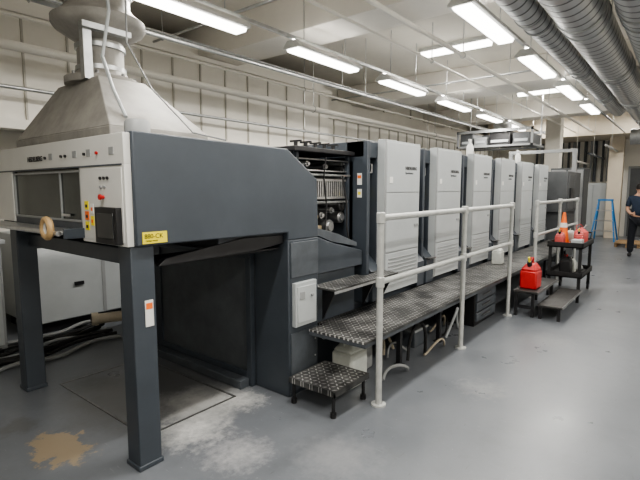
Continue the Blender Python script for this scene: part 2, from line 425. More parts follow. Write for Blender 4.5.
put('front_fascia', f, [WHITE, DARK2], deliv, 'white enamel fascia around the viewing window', bevel=.005)
put('viewing_window', M().box(1.278, 1.285, 2.83, 3.93, 1.40, 1.73), GLASS, deliv, 'dark reflective window')
g = M()
for yy in (2.835, 3.908): g.box(1.266, 1.278, yy, yy+.018, 1.40, 1.73)
g.box(1.266, 1.278, 2.84, 3.92, 1.40, 1.412).box(1.266, 1.278, 2.84, 3.92, 1.70, 1.712).box(1.268, 1.278, 3.13, 3.14, 1.41, 1.70)
put('window_frame', g, LGRAY2, deliv)
put('window_handle', M().box(1.255, 1.266, 3.0, 3.10, 1.43, 1.445), STEEL, deliv)
k = M().box(1.225, 1.262, 2.36, 2.60, 1.30, 1.50).box(1.22, 1.226, 2.39, 2.57, 1.33, 1.47, 1)
put('control_box', k, [BLACK, SCREEN], deliv, 'black box with dark display', bevel=.006)
for yy, zz, mm in ((2.57, 1.66, BLACK), (2.53, 1.66, BLACK), (2.49, 1.66, BLACK), (2.57, 1.61, LGRAY2), (2.53, 1.61, LGRAY2), (2.60, 1.80, RED), (2.75, 1.80, BLACK), (3.0, 1.80, BLACK), (3.06, 1.80, BLACK), (3.30, 1.80, BLACK)):
    put('push_button', M().cyl((1.258, yy, zz), (1.248, yy, zz), .009, seg=12), mm, deliv)
for yy in (2.42, 2.68, 2.86, 3.2):
    put('fascia_slot', M().box(1.257, 1.2605, yy, yy+.05, 1.785, 1.825), LGRAY2, deliv)
put('emergency_stop', M().cyl((1.262, 2.545, 1.555), (1.24, 2.545, 1.555), .010, seg=14).cyl((1.24, 2.545, 1.555), (1.23, 2.545, 1.555), .016, seg=16), RED, deliv)
for zz, mm in ((1.48, YEL), (1.42, ORANGE), (1.36, YEL)):
    put('warning_sticker', M().box(1.253, 1.257, 2.73, 2.775, zz, zz+.05).box(1.252, 1.2535, 2.74, 2.765, zz+.012, zz+.03, 1), [mm, BLACK], deliv)
for zz, mm in ((1.46, PAPER), (1.39, YEL)):
    put('warning_sticker', M().box(1.253, 1.257, 2.67, 2.705, zz, zz+.055).box(1.252, 1.2535, 2.677, 2.698, zz+.015, zz+.035, 1), [mm, ORANGE], deliv)
text('HEIDELBERG', .045, (1.256, 3.60, 1.785), '-x', BLACK, deliv, bold=.0012)
put('yellow_label', M().box(1.335, 1.485, 2.296, 2.301, 1.302, 1.365), YEL, deliv)
text('880-CK', .036, (1.345, 2.2955, 1.330), '-y', BLACK, deliv)
text('OFFSET PRESS', .012, (1.352, 2.2955, 1.312), '-y', BLACK, deliv)
sh = M().box(1.12, 1.262, 2.82, 4.28, 1.335, 1.355).cyl((1.12, 2.82, 1.343), (1.12, 4.28, 1.343), .016, seg=12).box(1.14, 1.26, 2.80, 2.82, 1.31, 1.37, 1)
put('front_shelf', sh, [STEEL, DARK], deliv, 'narrow steel shelf bar', bevel=.003)
for yy in (2.33, 3.99):
    L = M().box(1.28, 1.42, yy, yy+.13, 0, 1.29).box(1.272, 1.428, yy-.008, yy+.138, 0, .03)
    put('support_leg', L, DARK, deliv, bevel=.006)
put('leg_sticker', M().box(1.35, 1.40, 2.3255, 2.3305, .83, .98).box(1.355, 1.395, 2.3245, 2.3265, .93, .965, 1), [PAPER, ORANGE], deliv)
t = M().prism([(1.45, 1.16), (1.5, 1.20), (2.1, 1.27), (2.49, 1.26), (2.49, 1.20), (2.2, 1.17)], 'y', 2.34, 2.38, 0)
t.box(1.5, 2.49, 2.38, 2.75, 1.15, 1.165)
put('side_tray', t, BLACK, deliv, 'black tray below the hood', bevel=.003)
k = M().box(2.54, 2.79, 2.265, 2.302, .55, .89).box(2.56, 2.77, 2.258, 2.267, .58, .86)
k.box(2.58, 2.64, 2.254, 2.259, .76, .82, 1).cyl((2.72, 2.259, .78), (2.72, 2.24, .78), .012, m=1)
put('switch_box', k, [LGRAY, LGRAY2], deliv, 'small light gray switch box', bevel=.005)
k = M().box(2.52, 2.83, 2.29, 2.301, .04, .50)
for zz in (.12, .26, .40): k.cyl((2.8, 2.29, zz), (2.8, 2.284, zz), .008, seg=8, m=1)
put('access_plate', k, [DARK2, STEEL], deliv, bevel=.003)
put('column_cover', M().box(2.52, 2.84, 2.288, 2.302, .93, 1.20), DARK2, deliv, bevel=.004)
put('top_cap', M().lathe((1.42, 2.45, 1.90), [(.0, 0), (.07, 0), (.07, .07), (.06, .085), (0, .085)], 20), LGRAY2, deliv)

# transfer section: dark open bay with rollers, bars, ribbed guide and a sloping guard
b = M()
b.box(2.86, 3.58, 2.44, 4.0, 0, 1.0)
b.prism([(2.86, .88), (3.66, .88), (3.66, 1.02), (3.2, 1.13), (2.86, 1.24)], 'y', 2.41, 4.0)
b.box(2.80, 3.66, 2.50, 4.0, 1.91, 1.95, 1)
b.box(2.90, 3.66, 3.95, 4.0, 1.0, 1.9, 1)
tr = put('transfer_section', b, [DARK, BLACK], press, 'sloped dark guard between delivery and first unit', bevel=.006)
for xx, zz, rr, q in ((3.62, 1.84, .022, 0), (3.62, 1.78, .03, 1), (3.64, 1.70, .035, 0), (3.62, 1.44, .05, 1), (3.60, 1.33, .055, 0), (3.42, 1.25, .065, 0), (3.22, 1.24, .045, 1), (3.45, 1.40, .03, 0), (3.30, 1.36, .03, 0), (3.05, 1.30, .03, 0), (3.35, 1.80, .03, 1), (3.1, 1.82, .025, 0)):
    put('roller', M().cyl((xx, 2.62, zz), (xx, 3.94, zz), rr, seg=20).cyl((xx, 2.60, zz), (xx, 2.62, zz), rr*.6, seg=16), DSTEEL if q else STEEL, tr)
for zz, hh, yy, mm in ((1.85, .014, 2.56, DSTEEL), (1.755, .012, 2.58, STEEL), (1.715, .018, 2.55, GRIB), (1.47, .020, 2.56, GRIB)):
    put('guide_bar', M().box(2.88, 3.66, yy, yy+.03, zz, zz+hh), mm, tr, bevel=.003)
g = M()
for i in range(20): g.box(2.98+i*.032, 2.994+i*.032, 2.585, 2.60, 1.53, 1.67)
g.box(2.95, 3.63, 2.60, 2.615, 1.50, 1.70, 1).box(2.95, 3.63, 2.58, 2.60, 1.67, 1.69).box(2.95, 3.63, 2.58, 2.60, 1.51, 1.53)
put('rib_panel', g, [STEEL, BLACK], tr, 'steel ribbed sheet guide')
for xx in (2.89, 3.63):
    put('guard_post', M().box(xx, xx+.03, 2.56, 2.60, 1.06, 1.91), DARK, tr, bevel=.003)
put('sloping_guard', M().prism([(2.86, 1.26), (2.90, 1.30), (3.30, 1.20), (3.60, 1.10), (3.60, 1.06), (3.2, 1.14)], 'y', 2.43, 2.56), DARK2, tr, 'sloping slate guard plate', bevel=.004)
put('gear_bracket', M().box(3.02, 3.08, 2.50, 2.58, 1.24, 1.40).cyl((3.05, 2.50, 1.36), (3.05, 2.47, 1.36), .022).box(3.08, 3.18, 2.52, 2.57, 1.22, 1.28), BRASS, tr, bevel=.006)
for pts, rr in (([(2.95, 2.55, 1.46), (2.97, 2.52, 1.40), (3.04, 2.52, 1.34)], .009), ([(3.50, 2.53, 1.72), (3.53, 2.50, 1.45), (3.50, 2.48, 1.25), (3.52, 2.46, 1.10)], .008), ([(3.25, 2.53, 1.88), (3.22, 2.53, 1.7), (3.26, 2.53, 1.45), (3.20, 2.50, 1.24)], .007)):
    put('air_hose', M().sweep(pts, rr, 8), RUB, tr)
for i in range(5):
    put('clamp_lever', M().cyl((2.95+i*.13, 2.62, 1.95), (2.95+i*.13, 2.62, 2.0), .018, seg=10).box(2.94+i*.13, 2.96+i*.13, 2.56, 2.68, 1.995, 2.01), BLACK, tr)

# printing units
S = 3.93; PW = .75
b = M()
b.box(S-.24, S+.93, 2.54, 4.0, 0, 1.86)
b.box(S, S+PW, 2.42, 4.0, 0, 1.98)
b.prism([(S+.02, 1.98), (S+PW-.02, 1.98), (S+PW-.10, 2.06), (S+.06, 2.06)], 'y', 2.46, 3.95)
b.box(S-.24, S-.19, 2.38, 2.62, 0.5, 2.05)
b.box(S-.24, S, 2.42, 4.0, 1.90, 2.05)
b.prism([(2.34, .505), (2.34, .78), (2.54, .98), (2.54, .505)], 'x', S-.185, S)
b.prism([(2.34, .505), (2.34, .78), (2.54, .98), (2.54, .505)], 'x', S+PW+.005, S+.925)
b.box(S-.16, S-.03, 2.532, 2.542, 1.06, 1.80, 1)
b.box(S+PW+.03, S+.90, 2.532, 2.542, 1.06, 1.80, 1)
unit = put('printing_unit', b, [DARK, BLACK], press, 'slate gray printing unit body', bevel=.006)
p = M().box(S+.005, S+PW, 2.335, 2.42, .55, 2.08).box(S+.005, S+.03, 2.328, 2.336, .55, 2.08, 1)
p.box(S+.03, S+PW-.02, 2.325, 2.336, .62, .95).box(S+.03, S+PW-.02, 2.325, 2.336, .965, 1.56).box(S+.03, S+PW-.02, 2.325, 2.336, 1.568, 2.06)
p.box(S+.032, S+PW-.022, 2.33, 2.337, .95, .965, 1).box(S+.032, S+PW-.022, 2.33, 2.337, 1.56, 1.568, 1)
for i in range(7): p.box(S+.08, S+PW-.07, 2.319, 2.326, .66+i*.038, .672+i*.038, 1)
put('side_panel', p, [LGRAY, LGRAY2], unit, 'tall pale gray side panel with lower vents', bevel=.003)
put('panel_handle', M().box(S+.62, S+.72, 2.318, 2.326, 1.20, 1.225), LGRAY2, unit)
put('panel_label', M().box(S+.08, S+.14, 2.321, 2.326, 1.66, 1.72), PAPER, unit)
text('HEIDELBERG', .046, (S+.40, 2.3235, 1.80), '-y', BLACK, unit, bold=.001)
text('Speedmaster', .034, (S+.40, 2.3235, 1.755), '-y', DARK2, unit)
put('warning_sticker', M().box(S-.13, S-.06, 2.526, 2.532, 1.50, 1.60).box(S-.13, S-.06, 2.526, 2.532, 1.62, 1.70, 1), [YEL, PAPER], unit)
put('warning_sticker', M().box(S-.13, S-.05, 2.525, 2.532, 1.30, 1.42).box(S-.12, S-.06, 2.524, 2.532, 1.35, 1.38, 1), [PAPER, ORANGE], unit)
put('warning_sticker', M().box(S-.245, S-.24, 2.44, 2.49, 1.64, 1.75).box(S-.247, S-.244, 2.445, 2.485, 1.70, 1.73, 1), [PAPER, ORANGE], unit)
put('warning_sticker', M().box(S-.245, S-.24, 2.44, 2.49, 1.52, 1.60).box(S-.247, S-.244, 2.45, 2.48, 1.545, 1.575, 1), [PAPER, YEL], unit)
for zz in (1.12, 1.24, 1.36, 1.48):
    put('roller_end', M().cyl((S+PW+.09, 2.535, zz), (S+PW+.09, 2.50, zz), .035, seg=16).cyl((S+PW+.09, 2.50, zz), (S+PW+.09, 2.47, zz), .016, seg=12), DSTEEL, unit)
for zz in (1.12, 1.24):
    put('roller_end', M().cyl((S-.09, 2.535, zz), (S-.09, 2.50, zz), .035, seg=16).cyl((S-.09, 2.50, zz), (S-.09, 2.47, zz), .016, seg=12), STEEL, unit)
put('foot_tread', M().box(S-.185, S-.005, 2.30, 2.40, .785, .80), DIAM, unit, bevel=.002)
put('guard_bar', M().sweep([(S-.15, 2.53, 1.86), (S-.15, 2.46, 1.84), (S-.15, 2.46, 1.76), (S-.04, 2.46, 1.76), (S-.04, 2.46, 1.84), (S-.04, 2.53, 1.86)], .010, 8), STEEL, unit)
put('air_line', M().sweep([(S+PW+.14, 2.52, 1.84), (S+PW+.12, 2.50, 1.6), (S+PW+.15, 2.51, 1.3), (S+PW+.12, 2.51, .98)], .008, 8), RUB, unit)
PITCH = 1.17
for i in range(1, 6): dup(unit, (PITCH*i, 0, 0))
# feeder
b = M().box(11.1, 12.6, 2.15, 4.0, 0, 1.1).box(11.0, 12.5, 2.05, 4.0, 1.1, 1.98)
b.box(10.75, 11.1, 2.6, 4.0, 0, 1.7)
b.box(11.1, 11.7, 2.035, 2.052, 1.15, 1.92, 1).box(11.75, 12.4, 2.035, 2.052, 1.15, 1.92, 1).box(11.2, 12.5, 2.13, 2.152, .2, 1.0, 1)
fd = put('feeder', b, [FEED, FEED], press, 'dark gray feeder end', bevel=.01)
put('control_screen', M().box(11.2, 11.5, 2.0, 2.036, 1.4, 1.62), BLACK, fd)
for yy in (2.2, 3.7):
    put('feeder_column', M().box(12.75, 12.85, yy, yy+.10, 0, 2.5), LGRAY2, fd)
put('feeder_crossbeam', M().box(12.75, 12.85, 2.2, 3.80, 2.5, 2.58), LGRAY2, fd)

# ------------------------------------------------------------------ exhaust hood
eh = root('exhaust_hood', (1.75, 3.5, 1.905), 'dusty gray sheet-metal exhaust hood over the delivery', 'exhaust hood')
put('canopy', M().frustum((1.40, 2.12, 2.72, 4.22), 1.91, (1.40, 2.12, 2.72, 4.22), 1.98).frustum((1.40, 2.12, 2.72, 4.22), 1.98, (1.62, 1.98, 3.28, 3.92), 2.39), HOODM, eh, bevel=.006)
put('duct', M().lathe((1.81, 3.60, 2.38), [(.26, 0), (.26, .05), (.20, .07), (.18, .10), (.165, .12), (.165, .32), (.20, .34), (.31, .41), (.33, .44), (.33, .48), (.26, .53), (.225, .58), (.225, .78), (.27, .80), (.27, .84), (.225, .86), (.225, 1.52)], 40), HOODM, eh)
for zz, rr in ((2.50, .172), (2.66, .172), (3.06, .232)):
    put('clamp_band', M().lathe((1.81, 3.60, zz-.02), [(rr-.006, 0), (rr+.008, .004), (rr+.008, .036), (rr-.006, .04)], 36), GALV, eh)
for a in range(8):
    t = a*math.pi/4+.2
    put('flange_bolt', M().cyl((1.81+.235*math.cos(t), 3.6+.235*math.sin(t), 2.43), (1.81+.235*math.cos(t), 3.6+.235*math.sin(t), 2.455), .012, seg=6), DSTEEL, eh)
put('bracket', M().box(1.58, 1.64, 3.38, 3.44, 2.38, 2.76), GALV, eh)
put('bracket', M().box(1.56, 1.92, 3.34, 3.40, 2.72, 2.76), GALV, eh)
put('cable', M().sweep([(1.70, 3.25, H-.02), (1.68, 3.24, 3.1), (1.66, 3.16, 2.8), (1.62, 3.2, 2.5), (1.58, 3.0, 2.25), (1.55, 2.8, 2.05)], .012, 8), LGRAY, eh)
put('cable', M().sweep([(1.85, 3.22, H-.02), (1.82, 3.22, 3.0), (1.78, 3.16, 2.62), (1.86, 3.0, 2.3), (1.95, 2.66, 1.98), (2.1, 2.5, 1.93)], .006, 8), LGRAY2, eh)

tp = root('tape_roll', (1.09, 2.93, 1.36), 'roll of tan tape resting on the delivery shelf', 'tape roll')
put('tape', M().ring((1.10, 2.93, 1.37), .052, .020, 'x', 24), TAN, tp); put('core', M().ring((1.10, 2.93, 1.37), .032, .008, 'x', 20), PAPER, tp)

# ------------------------------------------------------------------ walkway + rails
wk = root('walkway_platform', (6, 2, 0), 'raised diamond-plate walkway along the press', 'walkway')
deck = [(2.70, 1.74), (10.9, 1.74), (10.9, 2.335), (2.88, 2.335), (2.88, 2.27), (2.70, 2.27)]
put('deck', M().prism(deck, 'z', .485, .50), DIAM, wk, 'worn silvery diamond-plate deck')
put('edge_beam', M().box(2.70, 10.9, 1.745, 1.765, .455, .485).box(2.70, 2.72, 1.765, 2.27, .455, .485), DARK2, wk, bevel=.003)
for xx in (3.6, 4.45, 6.0, 7.5, 9.0, 10.7):
    put('support_leg', M().box(xx, xx+.04, 1.95, 1.99, 0, .485).box(xx-.02, xx+.06, 1.93, 2.01, 0, .01).box(xx, xx+.04, 1.77, 2.2, .455, .485), BLACK, wk)
st = root('side_step', (3.4, 2.3, .8), 'upper diamond-plate step beside the press guard', 'step')
put('tread', M().prism([(2.88, 2.15), (3.90, 2.15), (3.90, 2.31), (3.55, 2.31), (3.55, 2.40), (2.88, 2.40)], 'z', .785, .80), DIAM, st)
put('edge_strip', M().box(2.88, 3.90, 2.145, 2.155, .765, .785), STEEL, st)
for xx in (2.92, 3.52, 3.84):
    put('bracket', M().prism([(2.31, .52), (2.31, .785), (2.17, .785)], 'x', xx, xx+.015), BLACK, st)
def rail(xs, lab):
    e = root('guardrail', (xs[0], 1.70, 0), lab, 'railing', 'walkway guardrails')
    y = 1.705
    put('top_rail', M().cyl((xs[0], y, 1.395), (xs[-1], y, 1.395), .024, seg=16), RAILM, e)
    put('middle_rail', M().cyl((xs[0], y, .93), (xs[-1], y, .93), .022, seg=16), RAILM, e)
    for xx in xs:
        p = M().cyl((xx, y, 0), (xx, y, 1.40), .024, seg=16)
        p.cyl((xx, y, 0), (xx, y, .012), .055, seg=20)
        for zz in (.93, 1.395): p.lathe((xx, y, zz-.04), [(.026, 0), (.032, .005), (.032, .075), (.026, .08)], 16)
        put('post', p, RAILM, e)
rail([2.83, 4.41, 5.95], 'pale gray tubular steel guardrail with three posts')
rail([7.16, 8.68, 10.2], 'pale gray tubular steel guardrail beyond the steps')

ss = root('step_stool', (2.65, 2.04, 0), 'low black diamond-plate step stool with rubber feet', 'step stool')
put('tread', M().box(2.44, 2.88, 1.82, 2.25, .185, .20).box(2.44, 2.88, 1.82, 1.83, .16, .185).box(2.44, 2.88, 2.24, 2.25, .16, .185).box(2.44, 2.45, 1.82, 2.25, .16, .185).box(2.87, 2.88, 1.82, 2.25, .16, .185), DIAM, ss)
for xx in (2.465, 2.845):
    for yy in (1.85, 2.22):
        put('leg', M().cyl((xx, yy, .03), (xx, yy, .185), .013, seg=12).cyl((xx, yy, 0), (xx, yy, .035), .022, seg=14), BLACK, ss)

def jug(x, y, z, s, lab, m=PLAST, cap=BLACK):
    e = root('plastic_jug', (x, y, z), lab, 'jug')
    B = M(); a, c, h = .10*s, .085*s, .30*s
    B.frustum((x-a, x+a, y-c, y+c), z, (x-a, x+a, y-c, y+c), z+h*.8).frustum((x-a, x+a, y-c, y+c), z+h*.8, (x-a*.5, x+a*.5, y-c*.5, y+c*.5), z+h)
    put('body', B, m, e, bevel=.018*s)
    put('cap', M().cyl((x, y, z+h-.005), (x, y, z+h+.035*s), .028*s), cap, e)
    put('handle', M().sweep([(x-.06*s, y, z+h*.85), (x-.06*s, y, z+h*1.1), (x-.02*s, y, z+h*1.12)], .01*s, 8), m, e)
jug(3.02, 2.10, 0, 1.2, 'milky white plastic jug with black cap under the walkway')
jug(3.34, 2.22, 0, 1.0, 'gray plastic jug standing under the walkway', LGRAY2)
jug(6.9, 2.15, .50, .8, 'small white plastic jug on the walkway')
cols = [(LGRAY2, 'gray'), (RUB, 'black'), (BEIGE, 'beige'), (LGRAY, 'pale gray'), (RUB, 'black'), (BEIGE, 'beige'), (RUB, 'black'), (LGRAY2, 'gray'), (BEIGE, 'beige')]
for j in range(9):
    pts = []; x0 = (3.68, 3.72, 4.65, 4.58, 4.62, 3.70, 4.6, 3.20, 3.95)[j]; y0 = (2.12, 1.90, 2.12, 1.93, 2.02, 2.22, 2.24, 1.86, 1.84)[j]
    hgt = (.10, .34, .16, .28, .12, .22, .36, .08, .12)[j]; L0 = (.30, .26, .36, .42, .40, .22, .38, .34, .40)[j]
    for i in range(17):
        t = i/16; pts.append((x0+L0*t, y0+.04*math.sin(t*5+j), .02+hgt*math.sin(math.pi*t)**(1 if j % 2 else 2)))
    put('hose', M().sweep(pts, .011+.004*(j % 2), 8), cols[j][0], None, cols[j][1]+' hose looped on the floor under the walkway', cat='hose', group='hoses under the walkway')
up = root('floor_pipe', (4, 2.3, .3), 'thin pale pipe running under the walkway', 'pipe')
put('pipe_run', M().cyl((3.0, 2.36, .34), (10.6, 2.36, .34), .022), LGRAY2, up)
bx = root('parts_box', (4.2, 2.1, 0), 'dark plastic parts box under the walkway', 'box')
put('body', M().box(4.10, 4.38, 2.06, 2.28, 0, .16), DARK2, bx, bevel=.01); put('lid', M().box(4.09, 4.39, 2.05, 2.29, .16, .185), LGRAY2, bx, bevel=.004)
dr = root('drawer_box', (5.5, 1.95, 0), 'black metal drawer box under the walkway', 'drawer box')
put('body', M().box(5.20, 5.92, 1.86, 2.25, .0, .42), BLACK, dr, bevel=.005)
for i in range(3):
    d = put('drawer', M().box(5.23, 5.89, 1.84, 1.862, .05+i*.122, .155+i*.122), DARK2, dr, bevel=.003)
    put('handle', M().box(5.4, 5.65, 1.825, 1.841, .10+i*.122, .115+i*.122), DSTEEL, d)

sp = root('platform_steps', (6.6, 1.4, 0), 'open two-tread black plate steps beside the walkway', 'steps')
put('upper_tread', M().box(6.02, 7.12, 1.38, 1.67, .30, .33), TREADB, sp, bevel=.004)
put('lower_tread', M().box(6.02, 7.30, 1.10, 1.38, .155, .18), TREADB, sp, bevel=.004)
put('tread_edge', M().box(6.02, 7.30, 1.092, 1.102, .15, .182), DSTEEL, sp)
put('tread_edge', M().box(6.02, 7.12, 1.372, 1.381, .30, .332), DSTEEL, sp)
for xx in (6.04, 7.05):
    for yy in (1.42, 1.62): put('leg', M().box(xx, xx+.035, yy, yy+.035, 0, .30), BLACK, sp)
for xx in (6.04, 7.23):
    for yy in (1.12, 1.33): put('leg', M().box(xx, xx+.035, yy, yy+.035, 0, .155), BLACK, sp)
put('side_brace', M().box(6.045, 6.065, 1.45, 1.62, .10, .14), BLACK, sp)

def fuelcan(x, y, z, s, lab, m=RED):
    e = root('fuel_can', (x, y, z), lab, 'fuel can')
    B = M(); a, c = .135*s, .105*s
    B.frustum((x-a, x+a, y-c, y+c), z, (x-a, x+a, y-c, y+c), z+.24*s).frustum((x-a, x+a, y-c, y+c), z+.24*s, (x-a*.55, x+a*.75, y-c*.5, y+c*.5), z+.33*s)
    put('body', B, m, e, bevel=.022*s)
    put('handle', M().sweep([(x+a*.6, y, z+.30*s), (x+a*.55, y, z+.39*s), (x-a*.3, y, z+.40*s), (x-a*.5, y, z+.33*s)], .014*s, 8), m, e)
    put('cap', M().cyl((x-a*.55, y, z+.29*s), (x-a*.8, y, z+.36*s), .03*s), BLACK, e)
    put('spout', M().cyl((x-a*.8, y, z+.36*s), (x-a*1.0, y, z+.42*s), .014*s), YEL, e)
def gascan(x, y, z, s, lab):
    e = root('safety_can', (x, y, z), lab, 'safety can')
    put('body', M().lathe((x, y, z), [(.13*s, 0), (.145*s, .01*s), (.145*s, .25*s), (.13*s, .275*s), (.05*s, .335*s), (.045*s, .36*s), (.0, .36*s)], 28), PINK, e)
    put('spout', M().cyl((x, y-.03*s, z+.31*s), (x, y-.09*s, z+.40*s), .022*s).cyl((x, y-.09*s, z+.40*s), (x, y-.10*s, z+.415*s), .03*s), STEEL, e)
    put('handle', M().sweep([(x, y+.10*s, z+.27*s), (x, y+.11*s, z+.40*s), (x, y+.02*s, z+.43*s), (x, y-.03*s, z+.37*s)], .010*s, 8), PINK, e)
fuelcan(6.28, 1.53, .33, .98, 'boxy red plastic fuel can standing on the steps')

CX, CY = 7.50, 1.14
ct = root('utility_cart', (CX+.45, CY+.23, 0), 'black two-shelf utility cart on casters', 'utility cart')
for zz, nm in ((.74, 'top_tray'), (.30, 'bottom_tray')):
    put(nm, M().box(CX, CX+.92, CY, CY+.48, zz, zz+.02).box(CX, CX+.92, CY, CY+.015, zz, zz+.08).box(CX, CX+.92, CY+.465, CY+.48, zz, zz+.08).box(CX, CX+.015, CY, CY+.48, zz, zz+.08).box(CX+.905, CX+.92, CY, CY+.48, zz, zz+.08), RUB, ct, bevel=.004)
for xx in (CX+.04, CX+.88):
    for yy in (CY+.04, CY+.44):
        put('leg', M().box(xx-.02, xx+.02, yy-.02, yy+.02, .11, .76), RUB, ct)
        put('caster', M().cyl((xx, yy-.015, .055), (xx, yy+.015, .055), .055, seg=20).box(xx-.02, xx+.02, yy-.022, yy+.022, .08, .12), BLACK, ct)
put('handle', M().sweep([(CX+.92, CY+.05, .80), (CX+1.02, CY+.05, .90), (CX+1.02, CY+.43, .90), (CX+.92, CY+.43, .80)], .014, 10), RUB, ct)
fuelcan(CX+.16, CY+.34, .76, .58, 'boxy faded red can on the cart', PINK)
gascan(CX+.64, CY+.14, .76, .68, 'faded red metal safety can on the cart')
fuelcan(CX+.38, CY+.12, .76, .58, 'boxy faded red can on the cart', PINK)
jug(CX+.83, CY+.32, .76, .6, 'small white plastic bottle on the cart')
e = root('solvent_tray', (CX+.12, CY+.1, .76), 'shallow pale tray lying on the cart', 'tray')
put('tray', M().box(CX+.03, CX+.22, CY+.03, CY+.17, .76, .86), LGRAY, e, bevel=.004)
jug(CX+.2, CY+.25, .32, .9, 'black plastic container on the lower cart shelf', BLACK, RED)
jug(CX+.46, CY+.22, .32, .7, 'white plastic container on the lower cart shelf')
e = root('rag_bundle', (CX+.7, CY+.22, .32), 'crumpled gray shop rags on the lower cart shelf', 'rags')
put('cloth', M().lathe((CX+.70, CY+.22, .32), [(.10, 0), (.13, .03), (.11, .08), (.05, .12), (0, .125)], 9), LGRAY2, e)
kx, ky = CX+.42, CY+.35
cn = root('traffic_cone', (kx, ky, .76), 'orange cone with white band standing on the cart', 'traffic cone')
put('cone', M().lathe((kx, ky, .78), [(.085, 0), (.020, .46), (0, .46)], 20).box(kx-.09, kx+.09, ky-.09, ky+.09, .76, .78), ORANGE, cn)
put('band', M().lathe((kx, ky, .78), [(.054, .23), (.045, .30)], 20), PAPER, cn)

LX = -.4
ld = root('step_ladder', (16.9+LX, 2.0, 0), 'blue fiberglass step ladder standing open', 'ladder')
def lad(p, q, w=.028): return M().sweep([p, q], w, 4)
for sy in (-1, 1):
    put('side_rail', lad((16.7+LX, 2.0+sy*.32, 0), (16.95+LX, 2.0+sy*.17, 1.25)), BLUE, ld)
    put('rear_leg', lad((17.5+LX, 2.0+sy*.32, 0), (17.0+LX, 2.0+sy*.17, 1.25)), BLUE, ld)
for i in range(1, 4):
    z = i*.31; f = i*.3/1.2
    put('rung', M().box(16.68+LX+.25*f, 16.78+LX+.25*f, 2-.31+.13*f, 2+.31-.13*f, z, z+.03), STEEL, ld)
put('top_cap', M().box(16.88+LX, 17.08+LX, 1.80, 2.20, 1.24, 1.29), BLUE, ld)

fc = root('tall_cabinet', (18.2, 2.55, 0), 'pale gray tall cabinet against the end wall', 'cabinet')
put('body', M().box(17.97, 18.55, 2.15, 2.95, 0, 1.8), LGRAY, fc, bevel=.01)
for y0 in (2.17, 2.56):
    d = put('door', M().box(17.95, 17.97, y0, y0+.37, .05, 1.76), LGRAY, fc)
    put('handle', M().box(17.93, 17.95, y0+.17, y0+.19, .85, 1.0), STEEL, d)
yy = 2.1; i = 0
while yy < 4.5:
    z0 = 1.85 if yy < 3 else 2.12
    put('wall_conduit', M().cyl((18.5, yy, z0), (18.5, yy, 3.24), .038+.016*(i % 2), seg=10), [DARK2, LGRAY2, FEED][i % 3], None, 'vertical conduit fixed to the end wall', cat='conduit', group='conduits on the end wall')
    yy += .125+.05*(i % 3); i += 1
ec = root('electrical_cabinet', (18.3, 3.7, 0), 'gray electrical cabinet against the end wall', 'electrical cabinet')
put('body', M().box(18.05, 18.45, 3.05, 4.4, 0, 2.1), LGRAY2, ec, bevel=.01)
put('door', M().box(18.03, 18.05, 3.10, 3.70, .1, 2.0), LGRAY2, ec)
put('door', M().box(18.03, 18.05, 3.76, 4.35, .1, 2.0), LGRAY2, ec)
gc = root('gray_locker', (13.6, 2.3, 0), 'gray steel locker cabinet behind the feeder', 'cabinet')
put('body', M().box(13.6, 14.3, 2.15, 2.95, 0, 2.15), FEED, gc, bevel=.01)
for y0 in (2.17, 2.57): put('door', M().box(13.58, 13.6, y0, y0+.36, .08, 2.1), LGRAY2, gc)
pl = root('wooden_pallet', (15.7, 1.2, 0), 'wooden pallet lying on the floor', 'pallet')
for i in range(6): put('board', M().box(15.0+i*.19, 15.13+i*.19, .95, 1.55, .10, .12), WOOD, pl)
for yy in (.96, 1.22, 1.48): put('stringer', M().box(15.0, 16.08, yy, yy+.06, 0, .10), WOOD, pl)
sc = root('supply_shelf', (18.2, -.2, 0), 'dark metal shelf against the end wall', 'shelf')
for zz in (.1, .7, 1.3, 1.9): put('shelf_board', M().box(18.0, 18.5, -.9, .4, zz, zz+.03), DARK2, sc)
for xx in (18.0, 18.46):
    for yy in (-.9, .36): put('upright', M().box(xx, xx+.04, yy, yy+.04, 0, 2.1), DARK2, sc)

od = root('overhead_cabinet', (11.6, 3.7, 2.1), 'overhead gray equipment frame with dark blower boxes above press', 'equipment box')
put('frame', M().box(11.05, 11.10, 2.80, 4.55, 2.92, 2.98).box(12.1, 12.15, 2.80, 4.55, 2.92, 2.98).box(11.05, 11.10, 2.80, 4.55, 2.58, 2.62).box(12.1, 12.15, 2.80, 4.55, 2.58, 2.62).box(11.05, 12.15, 2.80, 2.85, 2.58, 2.62).box(11.05, 12.15, 4.5, 4.55, 2.58, 2.62), LGRAY2, od)
for y0, y1, z1, mm in ((2.88, 3.25, 2.88, FEED), (3.30, 3.78, 2.94, BLACK), (3.84, 4.14, 2.82, LGRAY2), (4.18, 4.48, 2.92, FEED)):
    put('blower_box', M().box(11.12, 12.05, y0, y1, 2.62, z1).box(11.105, 11.12, y0+.04, y1-.04, 2.68, 2.74, 1), [mm, LGRAY], od, bevel=.01)
for yy in (2.82, 4.52):
    put('support_rod', M().cyl((11.85, yy, 2.60), (11.85, yy, H), .018), STEEL, od)
    put('frame_upright', M().box(11.05, 11.10, yy-.02, yy+.02, 2.58, 2.98), LGRAY2, od)
put('flex_duct', M().sweep([(11.6, 3.5, 2.94), (11.6, 3.5, 3.1), (11.7, 3.7, 3.2), (12.0, 3.9, 3.2), (12.6, 4.0, 3.2)], .09, 16), GALV, od)

